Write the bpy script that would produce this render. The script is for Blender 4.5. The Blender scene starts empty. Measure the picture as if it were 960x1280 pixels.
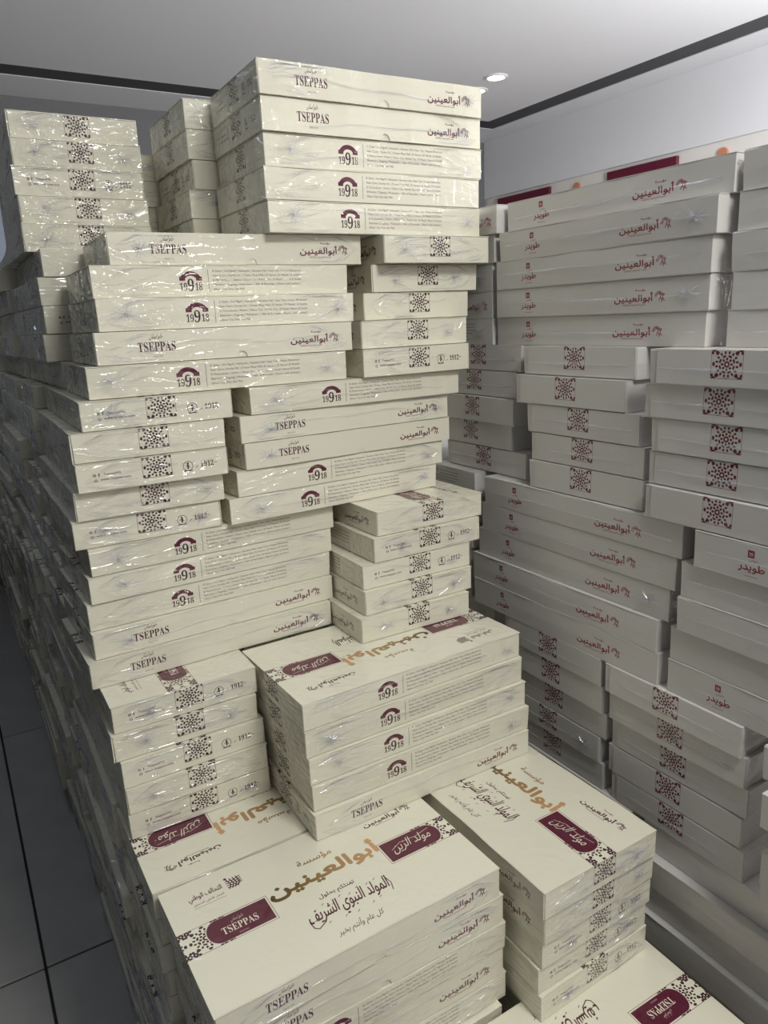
import bpy, bmesh, math, random
import numpy as np
from mathutils import Matrix, Vector

rnd = random.Random(7)
SC = bpy.context.scene
COL = SC.collection
CAMZ = 1.40                      # the lens is 1.40 m above the floor; the tables below are measured from it
PI = math.pi

# ------------------------------------------------------------------ camera
cam = bpy.data.cameras.new('camera')
cam.sensor_fit = 'HORIZONTAL'; cam.sensor_width = 36.0
cam.lens = 928.5 / 960.0 * 36.0
cam.clip_start = 0.02; cam.clip_end = 60
camo = bpy.data.objects.new('camera', cam); COL.objects.link(camo)
M = [[0.855901, 0.164146, 0.490397], [-0.515502, 0.19541, 0.83431], [-0.04112, 0.966887, -0.251869]]
camo.matrix_world = Matrix(((M[0][0], M[0][1], -M[0][2], 0), (M[1][0], M[1][1], -M[1][2], 0),
                            (M[2][0], M[2][1], -M[2][2], CAMZ), (0, 0, 0, 1)))
SC.camera = camo

# ------------------------------------------------------------------ world, lamps, exposure
W = bpy.data.worlds.new('world'); SC.world = W; W.use_nodes = True
bg = W.node_tree.nodes['Background']
bg.inputs[0].default_value = (0.62, 0.68, 0.78, 1); bg.inputs[1].default_value = 0.10

def area(name, loc, size, power, color, rot=(0, 0, 0), size_y=None):
    l = bpy.data.lights.new(name, 'AREA'); l.energy = power; l.color = color
    l.shape = 'RECTANGLE'; l.size = size; l.size_y = size_y or size
    o = bpy.data.objects.new(name, l); COL.objects.link(o); o.location = loc; o.rotation_euler = rot
    return o

CEIL = 2.60
def fill_point(loc, power, color, radius=.12):
    l = bpy.data.lights.new('added_fill_light', 'POINT'); l.energy = power; l.color = color; l.shadow_soft_size = radius
    o = bpy.data.objects.new('added_fill_light', l); COL.objects.link(o); o.location = loc
area('shopfront_daylight', (1.3, -2.9, 1.45), 2.6, 16, (1.0, 0.90, 0.83), (PI / 2, 0, 0), 2.0)
area('ceiling_panel_lamp', (0.62, -0.35, CEIL - 0.03), 0.5, 27, (.99, 1.0, 0.95))
area('aisle_fill_light', (-0.06, 2.2, CEIL - 0.03), 0.2, 2.6, (.75, .87, 1.0), size_y=1.2)  # added fill: lifts the aisle floor and streaks the flank film
fill_point((2.6, 0.75, 1.80), 135, (.96, .97, 1.0)); fill_point((0.9, -1.0, 2.2), 12, (1, .98, .95), .06)  # added fill points out of view, chiefly to brighten the ceiling

SC.view_settings.view_transform = 'Standard'
SC.view_settings.look = 'None'
SC.view_settings.exposure = 0.06
SC.view_settings.gamma = 1.0
SC.view_settings.use_curve_mapping = False

# ------------------------------------------------------------------ materials
def new_mat(name):
    m = bpy.data.materials.new(name); m.use_nodes = True
    nt = m.node_tree; nt.nodes.clear()
    out = nt.nodes.new('ShaderNodeOutputMaterial')
    b = nt.nodes.new('ShaderNodeBsdfPrincipled')
    nt.links.new(b.outputs[0], out.inputs[0])
    return m, nt, b

def node(nt, kind, **kw):
    n = nt.nodes.new(kind)
    for k, v in kw.items(): setattr(n, k, v)
    return n

def simple(name, col, rough=0.6, spec=0.5, noise=0.0, scale=20, bump=0.0, metal=0.0):
    m, nt, b = new_mat(name)
    b.inputs['Roughness'].default_value = rough; b.inputs['Metallic'].default_value = metal
    b.inputs['Specular IOR Level'].default_value = spec
    tc = node(nt, 'ShaderNodeTexCoord'); nz = node(nt, 'ShaderNodeTexNoise')
    nz.inputs['Scale'].default_value = scale; nz.inputs['Detail'].default_value = 6
    nt.links.new(tc.outputs['Object'], nz.inputs['Vector'])
    mr = node(nt, 'ShaderNodeMapRange'); mr.inputs['To Min'].default_value = 1 - noise; mr.inputs['To Max'].default_value = 1 + noise
    nt.links.new(nz.outputs['Fac'], mr.inputs['Value'])
    mx = node(nt, 'ShaderNodeVectorMath', operation='SCALE'); mx.inputs[0].default_value = col
    nt.links.new(mr.outputs[0], mx.inputs['Scale']); nt.links.new(mx.outputs[0], b.inputs['Base Color'])
    if bump:
        bp = node(nt, 'ShaderNodeBump'); bp.inputs['Strength'].default_value = bump; bp.inputs['Distance'].default_value = 0.002
        nt.links.new(nz.outputs['Fac'], bp.inputs['Height']); nt.links.new(bp.outputs[0], b.inputs['Normal'])
    return m

def emit(name, col, s):
    m = bpy.data.materials.new(name); m.use_nodes = True; nt = m.node_tree; nt.nodes.clear()
    o = nt.nodes.new('ShaderNodeOutputMaterial'); e = nt.nodes.new('ShaderNodeEmission')
    e.inputs[0].default_value = (*col, 1); e.inputs[1].default_value = s; nt.links.new(e.outputs[0], o.inputs[0]); return m

# ------------------------------------------------------------------ drawing the printed artwork with numpy
SH = {'ا': 0xFE8D, 'أ': 0xFE83, 'ؤ': 0xFE85, 'ئ': 0xFE89, 'ب': 0xFE8F, 'ة': 0xFE93, 'ت': 0xFE95, 'ج': 0xFE9D, 'ح': 0xFEA1,
      'خ': 0xFEA5, 'د': 0xFEA9, 'ر': 0xFEAD, 'ز': 0xFEAF, 'س': 0xFEB1, 'ش': 0xFEB5, 'ط': 0xFEC1, 'ع': 0xFEC9, 'ف': 0xFED1,
      'ق': 0xFED5, 'ك': 0xFED9, 'ل': 0xFEDD, 'م': 0xFEE1, 'ن': 0xFEE5, 'ه': 0xFEE9, 'و': 0xFEED, 'ي': 0xFEF1, 'ث': 0xFE99}
NOJOIN = set('اأؤةدرزو')
def arabic(s):
    out = []
    for wi, wd in enumerate(s.split(' ')):
        g = []; i = 0; prev = False
        while i < len(wd):
            ch = wd[i]
            if ch == 'ل' and i + 1 < len(wd) and wd[i + 1] in 'اأ':
                base = 0xFEFB if wd[i + 1] == 'ا' else 0xFEF7
                g.append(chr(base + (1 if prev else 0))); prev = False; i += 2; continue
            nxt = i + 1 < len(wd) and ch not in NOJOIN
            b = SH[ch]
            g.append(chr(b + (3 if (prev and nxt) else 2 if nxt else 1 if prev else 0)))
            prev = nxt; i += 1
        out.append(''.join(reversed(g)))
    return ' '.join(reversed(out))

_cu = bpy.data.curves.new('lettering', 'FONT'); _cu.resolution_u = 3
_to = bpy.data.objects.new('lettering', _cu); COL.objects.link(_to)
def text_tris(s):
    _cu.body = s
    bpy.context.view_layer.update()
    me = _to.to_mesh(); me.calc_loop_triangles()
    v = np.array([tuple(x.co[:2]) for x in me.vertices], float); t = np.array([tuple(x.vertices) for x in me.loop_triangles], int)
    _to.to_mesh_clear()
    return v, t

class Canvas:
    """a print sheet in millimetres; y up; origin lower left"""
    def __init__(s, wmm, hmm, ppm, base):
        s.ppm = ppm; s.w = int(wmm * ppm); s.h = int(hmm * ppm)
        s.a = np.empty((s.h, s.w, 3), np.float32); s.a[:] = base
    def blend(s, x0, y0, cov, col):
        h, w = cov.shape; X0 = max(0, x0); Y0 = max(0, y0); X1 = min(s.w, x0 + w); Y1 = min(s.h, y0 + h)
        if X1 <= X0 or Y1 <= Y0: return
        c = cov[Y0 - y0:Y1 - y0, X0 - x0:X1 - x0][..., None]
        if callable(col):
            yy, xx = np.mgrid[Y0:Y1, X0:X1]; col = col(xx / s.ppm, yy / s.ppm)
        s.a[Y0:Y1, X0:X1] = s.a[Y0:Y1, X0:X1] * (1 - c) + np.asarray(col, np.float32) * c
    def sdf(s, box, fn, col):
        x0 = int(box[0] * s.ppm) - 2; x1 = int(box[2] * s.ppm) + 3; y0 = int(box[1] * s.ppm) - 2; y1 = int(box[3] * s.ppm) + 3
        yy, xx = np.mgrid[y0:y1, x0:x1]
        d = fn((xx + .5) / s.ppm, (yy + .5) / s.ppm) * s.ppm
        s.blend(x0, y0, np.clip(.5 - d, 0, 1), col)
    def tris(s, v, t, col):
        S = 3; v = v * s.ppm
        x0, y0 = np.floor(v.min(0)).astype(int) - 1; x1, y1 = np.ceil(v.max(0)).astype(int) + 2
        m = np.zeros(((y1 - y0) * S, (x1 - x0) * S), bool); q = (v - [x0, y0]) * S
        for a, b, c in t:
            A, B, C = q[a], q[b], q[c]
            if (B[0] - A[0]) * (C[1] - A[1]) - (B[1] - A[1]) * (C[0] - A[0]) < 0: B, C = C, B
            lo = np.floor(np.minimum(np.minimum(A, B), C)).astype(int); hi = np.ceil(np.maximum(np.maximum(A, B), C)).astype(int) + 1
            yy, xx = np.mgrid[lo[1]:hi[1], lo[0]:hi[0]]; xx = xx + .5; yy = yy + .5
            ins = np.ones(xx.shape, bool)
            for P, Q in ((A, B), (B, C), (C, A)):
                ins &= (Q[0] - P[0]) * (yy - P[1]) - (Q[1] - P[1]) * (xx - P[0]) >= -1e-6
            m[lo[1]:hi[1], lo[0]:hi[0]] |= ins
        cov = m.reshape(m.shape[0] // S, S, m.shape[1] // S, S).mean((1, 3))
        s.blend(int(x0), int(y0), cov.astype(np.float32), col)
    def text(s, txt, box, col, fat=0.0, ar=False, slant=0.0, arc=0.0):
        """fit into the box x0,y0,x1,y1 (stretching)"""
        v, t = text_tris(arabic(txt) if ar else txt)
        lo, hi = v.min(0), v.max(0); v = (v - lo) / (hi - lo)
        u = v.copy()
        v[:, 0] = box[0] + u[:, 0] * (box[2] - box[0]) + slant * (u[:, 1] - .5)
        v[:, 1] = box[1] + u[:, 1] * (box[3] - box[1]) + arc * np.sin(PI * u[:, 0])
        s.tris(v, t, col)
        if fat:
            for dx, dy in ((fat, 0), (0, fat), (-fat, 0), (0, -fat)): s.tris(v + [dx, dy], t, col)
    def line(s, pts, wd, col):
        for (ax, ay), (bx, by) in zip(pts[:-1], pts[1:]):
            L2 = (bx - ax) ** 2 + (by - ay) ** 2 + 1e-9
            def fn(x, y):
                t = np.clip(((x - ax) * (bx - ax) + (y - ay) * (by - ay)) / L2, 0, 1)
                return np.hypot(x - ax - t * (bx - ax), y - ay - t * (by - ay)) - wd / 2
            s.sdf((min(ax, bx) - wd, min(ay, by) - wd, max(ax, bx) + wd, max(ay, by) + wd), fn, col)
    def rect(s, x0, y0, x1, y1, col):
        cx, cy = (x0 + x1) / 2, (y0 + y1) / 2
        s.sdf((x0, y0, x1, y1), lambda x, y: np.maximum(abs(x - cx) - (x1 - x0) / 2, abs(y - cy) - (y1 - y0) / 2), col)
    def disk(s, cx, cy, r, col):
        s.sdf((cx - r, cy - r, cx + r, cy + r), lambda x, y: np.hypot(x - cx, y - cy) - r, col)
    def ring(s, cx, cy, r, w, col):
        s.sdf((cx - r - w, cy - r - w, cx + r + w, cy + r + w), lambda x, y: abs(np.hypot(x - cx, y - cy) - r) - w / 2, col)

CREAM = np.array((0.886, 0.870, 0.796)); BURG = np.array((0.34, 0.055, 0.17)); GREY = np.array((0.815, 0.802, 0.79)); RED = np.array((0.50, 0.07, 0.15))

def arabesque(c, x0, y0, x1, y1, ink, paper, period=None):
    """interlaced star ornament filling a rectangle"""
    P = period or (x1 - x0)
    c.rect(x0, y0, x1, y1, paper)
    ix0, iy0, ix1, iy1 = x0, y0, x1, y1
    nx = int(math.ceil((x1 - x0) / P)) + 1; ny = int(math.ceil((y1 - y0) / P)) + 1
    cx0 = (x0 + x1) / 2
    sub = Canvas(1, 1, 1, paper)
    X0 = int(x0 * c.ppm); X1 = int(x1 * c.ppm); Y0 = int(y0 * c.ppm); Y1 = int(y1 * c.ppm)
    yy, xx = np.mgrid[Y0:Y1, X0:X1]
    px = ((xx / c.ppm - cx0) / P * 2 + 1) % 2 - 1; py = ((yy / c.ppm - y1) / P * 2 + (1 if period is None else 1) + 1) % 2 - 1
    if period is None: py = (yy / c.ppm - (y0 + y1) / 2) / P * 2
    k = P / 2 * c.ppm
    d = np.full(px.shape, 9.0)
    r = np.hypot(px, py); th = np.arctan2(py, px)
    d = np.minimum(d, abs(r - .13) - .05)
    def petals(n, rad, ln, wd, off=0):
        a = (th - off + PI / n) % (2 * PI / n) - PI / n
        u = r * np.cos(a) - rad; v = r * np.sin(a)
        return np.hypot(u / ln, v / wd) * min(ln, wd) - min(ln, wd)
    d = np.minimum(d, petals(8, .30, .085, .07)); d = np.minimum(d, petals(8, .46, .065, .125, PI / 8))
    d = np.minimum(d, petals(16, .655, .09, .062, PI / 16)); d = np.minimum(d, petals(8, .85, .085, .12, 0))
    for sx in (-1, 1):
        for sy in (-1, 1):
            q = np.hypot(px - sx * .84, py - sy * .84); d = np.minimum(d, abs(q - .10) - .055)
            for qx, qy in ((.62, .93), (.93, .62), (.66, .66)):
                d = np.minimum(d, np.hypot(px - sx * qx, py - sy * qy) - .085)
    cov = np.clip(.5 - d * k, 0, 1).astype(np.float32)
    c.blend(X0, Y0, cov, ink)
    for a, b in (((x0, y0), (x1, y0)), ((x0, y0), (x0, y1)), ((x1, y0), (x1, y1))): c.line([a, b], .45, ink)

def emblem(c, cx, cy, s, col):
    """a fan of arcs over two small dancing figures"""
    for k, r in enumerate((1.0, .8, .6)):
        c.line([(cx - .15 * s + math.cos(a) * r * s, cy - .2 * s + math.sin(a) * r * s) for a in np.linspace(PI * .98, PI * .42, 9)], s * .1, col)
    for px, py in ((cx + .1 * s, cy + .1 * s), (cx + .62 * s, cy - .1 * s)):
        c.disk(px, py + .45 * s, .13 * s, col)
        c.line([(px - .32 * s, py + .4 * s), (px, py + .1 * s), (px + .34 * s, py + .42 * s)], s * .13, col)
        c.line([(px, py + .15 * s), (px, py - .25 * s), (px - .28 * s, py - .85 * s)], s * .15, col)
        c.line([(px, py - .25 * s), (px + .3 * s, py - .7 * s)], s * .13, col)

def foundation(c, x, y, w, h, col):
    """the foundation's word mark with its emblem on the right"""
    c.text('أبوالعينين', (x, y - h * .12, x + w * .76, y + h), col, fat=.36, ar=True)
    c.text('مؤسسة', (x + w * .42, y + h * 1.12, x + w * .62, y + h * 1.42), col, fat=.08, ar=True)
    c.text('للتنمية المجتمعية والثقافية', (x + w * .18, y - h * .42, x + w * .62, y - h * .16), col, ar=True)
    emblem(c, x + w * .90, y + h * .55, h * .62, col)

def serif(s):
    return ''.join(chr(0x1D400 + ord(ch) - 65) if ch.isalpha() else chr(0x1D7CE + ord(ch) - 48) for ch in s)

def maker(c, x0, y0, x1, y1, col, sub=True):
    h = y1 - y0
    c.text(serif('TSEPPAS'), (x0, y0, x1, y1), col)
    c.text('حلو لسان', ((x0 * .66 + x1 * .34), y1 + h * .2, (x0 * .32 + x1 * .68), y1 + h * .85), col, ar=True, slant=h * .3)
    if sub:
        c.text('SINCE 1912', (x0 * .62 + x1 * .38, y0 - h * .62, x0 * .36 + x1 * .64, y0 - h * .42), col * .6 + CREAM * .4)

def side_A():
    c = Canvas(400, 42, 5, CREAM); maker(c, 58, 14.5, 111, 27, BURG * .8)
    foundation(c, 291, 14, 84, 12.5, BURG); return c
def side_B():
    c = Canvas(400, 42, 5, CREAM)
    cx, cy = 140, 24
    c.sdf((cx - 20, cy - 8, cx + 20, cy + 16), lambda x, y: np.maximum(abs(np.hypot((x - cx) / 1.22, (y - cy + 3)) - 10.6) - 3.0, -(y - cy - 0.5)), BURG)
    for sx in (-1, 1): c.rect(cx + sx * 12.6 - 4.4, cy - 2.2, cx + sx * 12.6 + 4.4, cy + 3.2, BURG)
    ink = BURG * .55
    c.text(serif('19'), (cx - 17, 8.5, cx - 6, 19), ink)
    c.text(serif('9'), (cx - 5.2, 7.5, cx + 4.2, 24.5), ink)
    c.text(serif('18'), (cx + 6, 8.5, cx + 17, 19), ink)
    c.line([(167, 6), (167, 37)], .5, ink)
    L = ['El Zahar | Ard Elgolf | Heliopolis | Geneina Mall | Nasr City | Hassan Elmamoun',
         'New Cairo | Korba NC | Dream Plaza Mall | El Haram | El Manial | El Shatbin',
         'El Mohandessin | Shebra | Obour City | Rehab City | El Maadi | Sharm El Sheikh',
         'Sheraton | Zagazig | Mokattam | 10th of Ramadan | Sharm (old market) |', 'Obour City Over Star Mall']
    for i, t in enumerate(L): c.text(t, (174, 32.5 - i * 6.3, 318 if i < 4 else 222, 36.4 - i * 6.3), ink * .6 + CREAM * .28)
    return c
def side_C():
    c = Canvas(216, 42, 5, CREAM); arabesque(c, 90, 10.5, 132, 42, BURG * .62, CREAM * .99); ink = BURG * .5
    c.text('TseppasMG', (36, 22, 60, 26.5), ink); c.text('www.tseppas.com', (31, 14.5, 73, 18.6), ink)
    c.rect(22, 22.4, 25.6, 26, ink); c.rect(23, 23.3, 24.6, 25, CREAM); c.text('f', (29, 22, 31, 26.6), ink, fat=.2); c.ring(25, 16.4, 2, .5, ink); c.line([(23.4, 16.4), (26.8, 16.4)], .4, ink)
    c.ring(156, 20.5, 7.2, .7, ink); c.disk(156, 24.5, 1.5, ink); c.line([(156, 23.5), (156, 17)], 2.2, ink); c.line([(152.6, 20), (156, 22), (159, 18.4)], .9, ink); c.line([(150, 13), (162, 13)], 1.3, ink)
    c.text(serif('1912'), (175, 17, 195, 25.5), ink); c.line([(167.5, 17), (171, 19)], .8, ink); c.line([(196, 21.5), (200, 21.5)], .7, ink); return c
def side_D():
    c = Canvas(216, 42, 5, CREAM); arabesque(c, 90, 10.5, 132, 42, BURG * .62, CREAM * .99); return c
def top_face():
    c = Canvas(400, 216, 5, CREAM * .995)
    orn = BURG * .62; pap = CREAM
    gold = lambda x, y: (np.clip((x - 120) / 165, 0, 1)[..., None]) ** .8 * (np.array((.78, .60, .42)) - np.array((.30, .23, .06))) + np.array((.30, .23, .06))
    arabesque(c, 0, 91, 60, 135, orn, pap, period=44); arabesque(c, 344, 89, 400, 133, orn, pap, period=44)
    for x0, x1 in ((0, 118), (286, 400)):
        y0, y1 = (91, 135) if x0 == 0 else (89, 133)
        c.line([(x0, y0), (x1, y0)], .5, BURG); c.line([(x0, y1), (x1, y1)], .5, BURG)
    c.line([(118, 91), (118, 135)], .5, BURG); c.line([(286, 89), (286, 133)], .5, BURG)
    def plate(xa, xb, y0, y1, left):
        r = (y1 - y0) / 2; cy = (y0 + y1) / 2
        def fn(x, y):
            ex = (xa + r * .8 - x) if left else (x - (xb - r * .8))
            e = np.where(ex > 0, np.hypot(np.maximum(ex, 0) / .8, y - cy) - r, -9)
            return np.maximum(np.maximum(abs(y - cy) - r, abs(x - (xa + xb) / 2) - (xb - xa) / 2), e)
        c.sdf((xa - 2, y0, xb + 2, y1), lambda x, y: fn(x, y) - 1.3, CREAM); c.sdf((xa, y0, xb, y1), fn, BURG)
    plate(32, 115.5, 93.5, 132.5, True); plate(288.5, 378, 91.5, 130.5, False)
    maker(c, 50, 104, 97, 116, CREAM)
    c.text('مولد الزين', (302, 100, 364, 122), CREAM, ar=True, slant=6, arc=2)
    c.line([(300, 112), (318, 120), (344, 118), (368, 123)], .7, CREAM)
    c.text('أبوالعينين', (122, 116, 286, 152), gold, fat=1.5, ar=True)
    c.text('مؤسسة', (176, 154, 228, 168), gold, fat=.3, ar=True)
    ink = BURG * .8
    c.text('تهنئكم بحلول', (174, 86, 226, 96), ink, fat=.12, ar=True)
    c.text('المولد النبوي الشريف', (146, 45, 262, 78), ink, fat=.25, ar=True, slant=6, arc=2)
    for x, y in ((158, 74), (171, 78), (183, 72), (196, 79), (209, 75), (222, 80), (236, 77), (248, 79), (166, 47), (188, 45), (205, 43), (228, 45), (240, 48)):
        c.line([(x, y), (x + 3.2, y + 2.0)], .8, ink)
    c.line([(164, 52), (152, 46), (147, 50), (146, 60)], 1.3, ink); c.line([(262, 50), (266, 62), (263, 78)], 1.2, ink)
    c.text('كل عام وأنتم بخير', (168, 18, 232, 34), ink, ar=True, slant=5)
    c.text('التحالف الوطني', (31, 176, 76, 190), ink, fat=.15, ar=True); c.text('للعمل الأهلي التنموي', (34, 168, 75, 174), ink, ar=True); c.line([(33, 165), (76, 165)], .4, ink)
    for k in range(4):
        c.line([(84 + k * 4, 174), (88 + k * 4, 181), (85 + k * 4.4, 192)], 1.5, ink); c.line([(83, 177 + k * 4), (93, 175 + k * 4), (103, 180 + k * 3.6)], 1.5, ink)
    c.disk(84, 194, 2, ink)
    foundation(c, 292, 174, 82, 12, ink)
    for p in ([(1.6, 1.6), (398.4, 1.6)],): c.line(p, .4, CREAM * .82)
    return c
GREY_RED = RED
def grey_long(kind):
    c = Canvas(436, 47, 4.5, GREY)
    if kind == 'L':
        foundation(c, 274, 15, 92, 13, GREY_RED)
        c.rect(78, 31, 87, 40, GREY_RED); c.line([(80.5, 37.5), (80.5, 33.5), (84.5, 33.5), (84.5, 37.5)], .8, GREY); c.disk(82.5, 36, 1.1, GREY)
        c.text('طويدر', (66, 12, 102, 24), GREY_RED, fat=.3, ar=True); c.text('حلواني', (80, 25.5, 93, 29), GREY_RED, ar=True); c.line([(76, 7.6), (93, 7.6)], 1.0, GREY_RED * .4 + GREY * .6)
    if kind == 'Q':
        emblem(c, 412, 22, 9, GREY_RED); c.text('أبوالعينين', (340, 14, 398, 28), GREY_RED, fat=.2, ar=True)
    if kind == 'T':
        ink = np.array((.45, .36, .36)); emblem(c, 312, 38, 3, ink)
        for i, (a, b) in enumerate(((322, 385), (322, 380), (300, 385), (300, 372), (300, 360), (300, 366))): c.line([(a, 38 - i * 5.6), (b, 38 - i * 5.6)], 1.6, ink * .5 + GREY * .5)
    return c
def grey_short():
    c = Canvas(240, 47, 4.5, GREY); arabesque(c, 96, 12, 140, 47, GREY_RED * .72, GREY * .99); return c

def image(name, w, h, parts, base):
    a = np.ones((h, w, 4), np.float32); a[..., :3] = base
    uv = {}
    for key, cv, x, y in parts:
        a[y:y + cv.h, x:x + cv.w, :3] = cv.a
        uv[key] = (x / w, y / h, (x + cv.w) / w, (y + cv.h) / h)
    im = bpy.data.images.new(name, w, h); im.pixels.foreach_set(a.ravel()); im.update(); im.pack()
    return im, uv
T = top_face()
IM1, UV1 = image('sweets_box_print', 2048, 2048, [('top', T, 24, 24), ('A', side_A(), 24, 1128), ('B', side_B(), 24, 1362), ('C', side_C(), 24, 1596), ('D', side_D(), 24, 1824)], CREAM)
UV1['plain'] = (1300 / 2048, 1620 / 2048, 1900 / 2048, 1900 / 2048)
IM2, UV2 = image('grey_box_print', 2048, 1200, [('L', grey_long('L'), 24, 24), ('Q', grey_long('Q'), 24, 250), ('T', grey_long('T'), 24, 480), ('O', grey_short(), 24, 710)], GREY)
UV2['plain'] = (1300 / 2048, 740 / 1200, 1900 / 2048, 1100 / 1200)
bpy.data.objects.remove(_to); bpy.data.curves.remove(_cu)

def carton(name, im, coat, tint, wr=1.0, seed=0.0, rough=.5):
    """printed card under clear shrink film: the film is the glossy coat, its creases bump the coat only"""
    m, nt, b = new_mat(name); L = nt.links.new
    tex = node(nt, 'ShaderNodeTexImage'); tex.image = im; tex.interpolation = 'Cubic'
    oi = node(nt, 'ShaderNodeObjectInfo'); tc = node(nt, 'ShaderNodeTexCoord')
    mr = node(nt, 'ShaderNodeMapRange'); mr.inputs['To Min'].default_value = .94; mr.inputs['To Max'].default_value = 1.03
    L(oi.outputs['Random'], mr.inputs['Value'])
    sc = node(nt, 'ShaderNodeVectorMath', operation='SCALE'); L(tex.outputs['Color'], sc.inputs[0]); L(mr.outputs[0], sc.inputs['Scale'])
    tn = node(nt, 'ShaderNodeVectorMath', operation='MULTIPLY'); tn.inputs[1].default_value = tint; L(sc.outputs[0], tn.inputs[0]); L(tn.outputs[0], b.inputs['Base Color'])
    b.inputs['Roughness'].default_value = rough; b.inputs['Specular IOR Level'].default_value = .3
    b.inputs['Coat Weight'].default_value = coat; b.inputs['Coat Roughness'].default_value = .055; b.inputs['Coat IOR'].default_value = 1.6
    # random offset per box
    of = node(nt, 'ShaderNodeVectorMath', operation='SCALE'); of.inputs[0].default_value = (7.3, 3.1, 5.7); L(oi.outputs['Random'], of.inputs['Scale'])
    ad = node(nt, 'ShaderNodeVectorMath', operation='ADD'); L(tc.outputs['Object'], ad.inputs[0]); L(of.outputs[0], ad.inputs[1])
    def ridged(scale, stretch, rot, dist, det):
        mp = node(nt, 'ShaderNodeMapping'); mp.inputs['Scale'].default_value = stretch; mp.inputs['Rotation'].default_value = rot; L(ad.outputs[0], mp.inputs[0])
        nz = node(nt, 'ShaderNodeTexNoise'); nz.inputs['Scale'].default_value = scale; nz.inputs['Detail'].default_value = det; nz.inputs['Distortion'].default_value = dist
        nz.inputs['Roughness'].default_value = .45
        L(mp.outputs[0], nz.inputs['Vector'])
        s = node(nt, 'ShaderNodeMath', operation='SUBTRACT'); s.inputs[1].default_value = .5; L(nz.outputs['Fac'], s.inputs[0])
        a = node(nt, 'ShaderNodeMath', operation='ABSOLUTE'); L(s.outputs[0], a.inputs[0])
        q = node(nt, 'ShaderNodeMath', operation='POWER'); q.inputs[1].default_value = .6; L(a.outputs[0], q.inputs[0]); return q
    r1 = ridged(9, (1, 1, 4.0), (0.15, 0.5, 0.3), 1.2, 2); r2 = ridged(16, (1.0, 1.0, 1.0), (.9, .3, .2), 2.0, 3)
    mk = node(nt, 'ShaderNodeTexNoise'); mk.inputs['Scale'].default_value = 7; L(ad.outputs[0], mk.inputs['Vector'])
    mkr = node(nt, 'ShaderNodeMapRange'); mkr.inputs['From Min'].default_value = .42; mkr.inputs['From Max'].default_value = .68; L(mk.outputs['Fac'], mkr.inputs['Value'])
    mu = node(nt, 'ShaderNodeMath', operation='MULTIPLY'); L(r2.outputs[0], mu.inputs[0]); L(mkr.outputs[0], mu.inputs[1])
    r3 = ridged(26, (1, 1, .22), (.3, .75, .2), .6, 2)
    mk2 = node(nt, 'ShaderNodeTexNoise'); mk2.inputs['Scale'].default_value = 5.3; L(ad.outputs[0], mk2.inputs['Vector'])
    mk2r = node(nt, 'ShaderNodeMapRange'); mk2r.inputs['From Min'].default_value = .5; mk2r.inputs['From Max'].default_value = .62; mk2r.inputs['To Max'].default_value = .55; L(mk2.outputs['Fac'], mk2r.inputs['Value'])
    m3 = node(nt, 'ShaderNodeMath', operation='MULTIPLY'); L(r3.outputs[0], m3.inputs[0]); L(mk2r.outputs[0], m3.inputs[1])
    s0 = node(nt, 'ShaderNodeMath', operation='ADD'); L(r1.outputs[0], s0.inputs[0]); L(m3.outputs[0], s0.inputs[1])
    sm = node(nt, 'ShaderNodeMath', operation='ADD'); L(s0.outputs[0], sm.inputs[0]); L(mu.outputs[0], sm.inputs[1])
    bp = node(nt, 'ShaderNodeBump'); bp.inputs['Strength'].default_value = 1.0 * wr; bp.inputs['Distance'].default_value = .009; bp.invert = True
    L(sm.outputs[0], bp.inputs['Height']); L(bp.outputs[0], b.inputs['Coat Normal'])
    return m
M_CREAM = carton('cream_printed_card', IM1, .85, (1, 1, 1))
M_CREAMTOP = carton('cream_lid_card', IM1, .8, (1, 1, 1), wr=.4)
M_GREY = carton('grey_printed_card', IM2, .55, (1, 1, 1), wr=.45, rough=.45)
M_GREYEND = simple('pinkish_card_end', (.66, .60, .60), .6, noise=.04)

def film_mat():
    m = bpy.data.materials.new('clear_shrink_film'); m.use_nodes = True; nt = m.node_tree; nt.nodes.clear(); L = nt.links.new
    out = node(nt, 'ShaderNodeOutputMaterial'); g = node(nt, 'ShaderNodeBsdfGlossy'); g.inputs['Color'].default_value = (.9, .92, 1, 1); g.inputs['Roughness'].default_value = .13
    df = node(nt, 'ShaderNodeBsdfDiffuse'); df.inputs[0].default_value = (.62, .64, .78, 1)
    gd = node(nt, 'ShaderNodeMixShader'); gd.inputs[0].default_value = .3; L(g.outputs[0], gd.inputs[1]); L(df.outputs[0], gd.inputs[2])
    tr = node(nt, 'ShaderNodeBsdfTransparent'); tr.inputs[0].default_value = (.97, .97, .98, 1)
    mx = node(nt, 'ShaderNodeMixShader'); lw = node(nt, 'ShaderNodeLayerWeight'); lw.inputs['Blend'].default_value = .35
    mr = node(nt, 'ShaderNodeMapRange'); mr.inputs['To Min'].default_value = .03; mr.inputs['To Max'].default_value = .75; L(lw.outputs['Facing'], mr.inputs['Value'])
    L(mr.outputs[0], mx.inputs[0]); L(tr.outputs[0], mx.inputs[1]); L(gd.outputs[0], mx.inputs[2]); L(mx.outputs[0], out.inputs[0]); return m
M_FILM = film_mat()

# ------------------------------------------------------------------ mesh helpers
def finish(bm, name, mat, smooth=False):
    me = bpy.data.meshes.new(name); bm.normal_update(); bm.to_mesh(me); bm.free()
    for m in (mat if isinstance(mat, (list, tuple)) else [mat]): me.materials.append(m)
    for p in me.polygons: p.use_smooth = smooth
    return me

def link(name, me, parent=None, loc=None, rot=None):
    o = bpy.data.objects.new(name, me); COL.objects.link(o)
    if parent: o.parent = parent
    if loc is not None: o.location = loc
    if rot is not None: o.rotation_euler = rot
    return o

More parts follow.
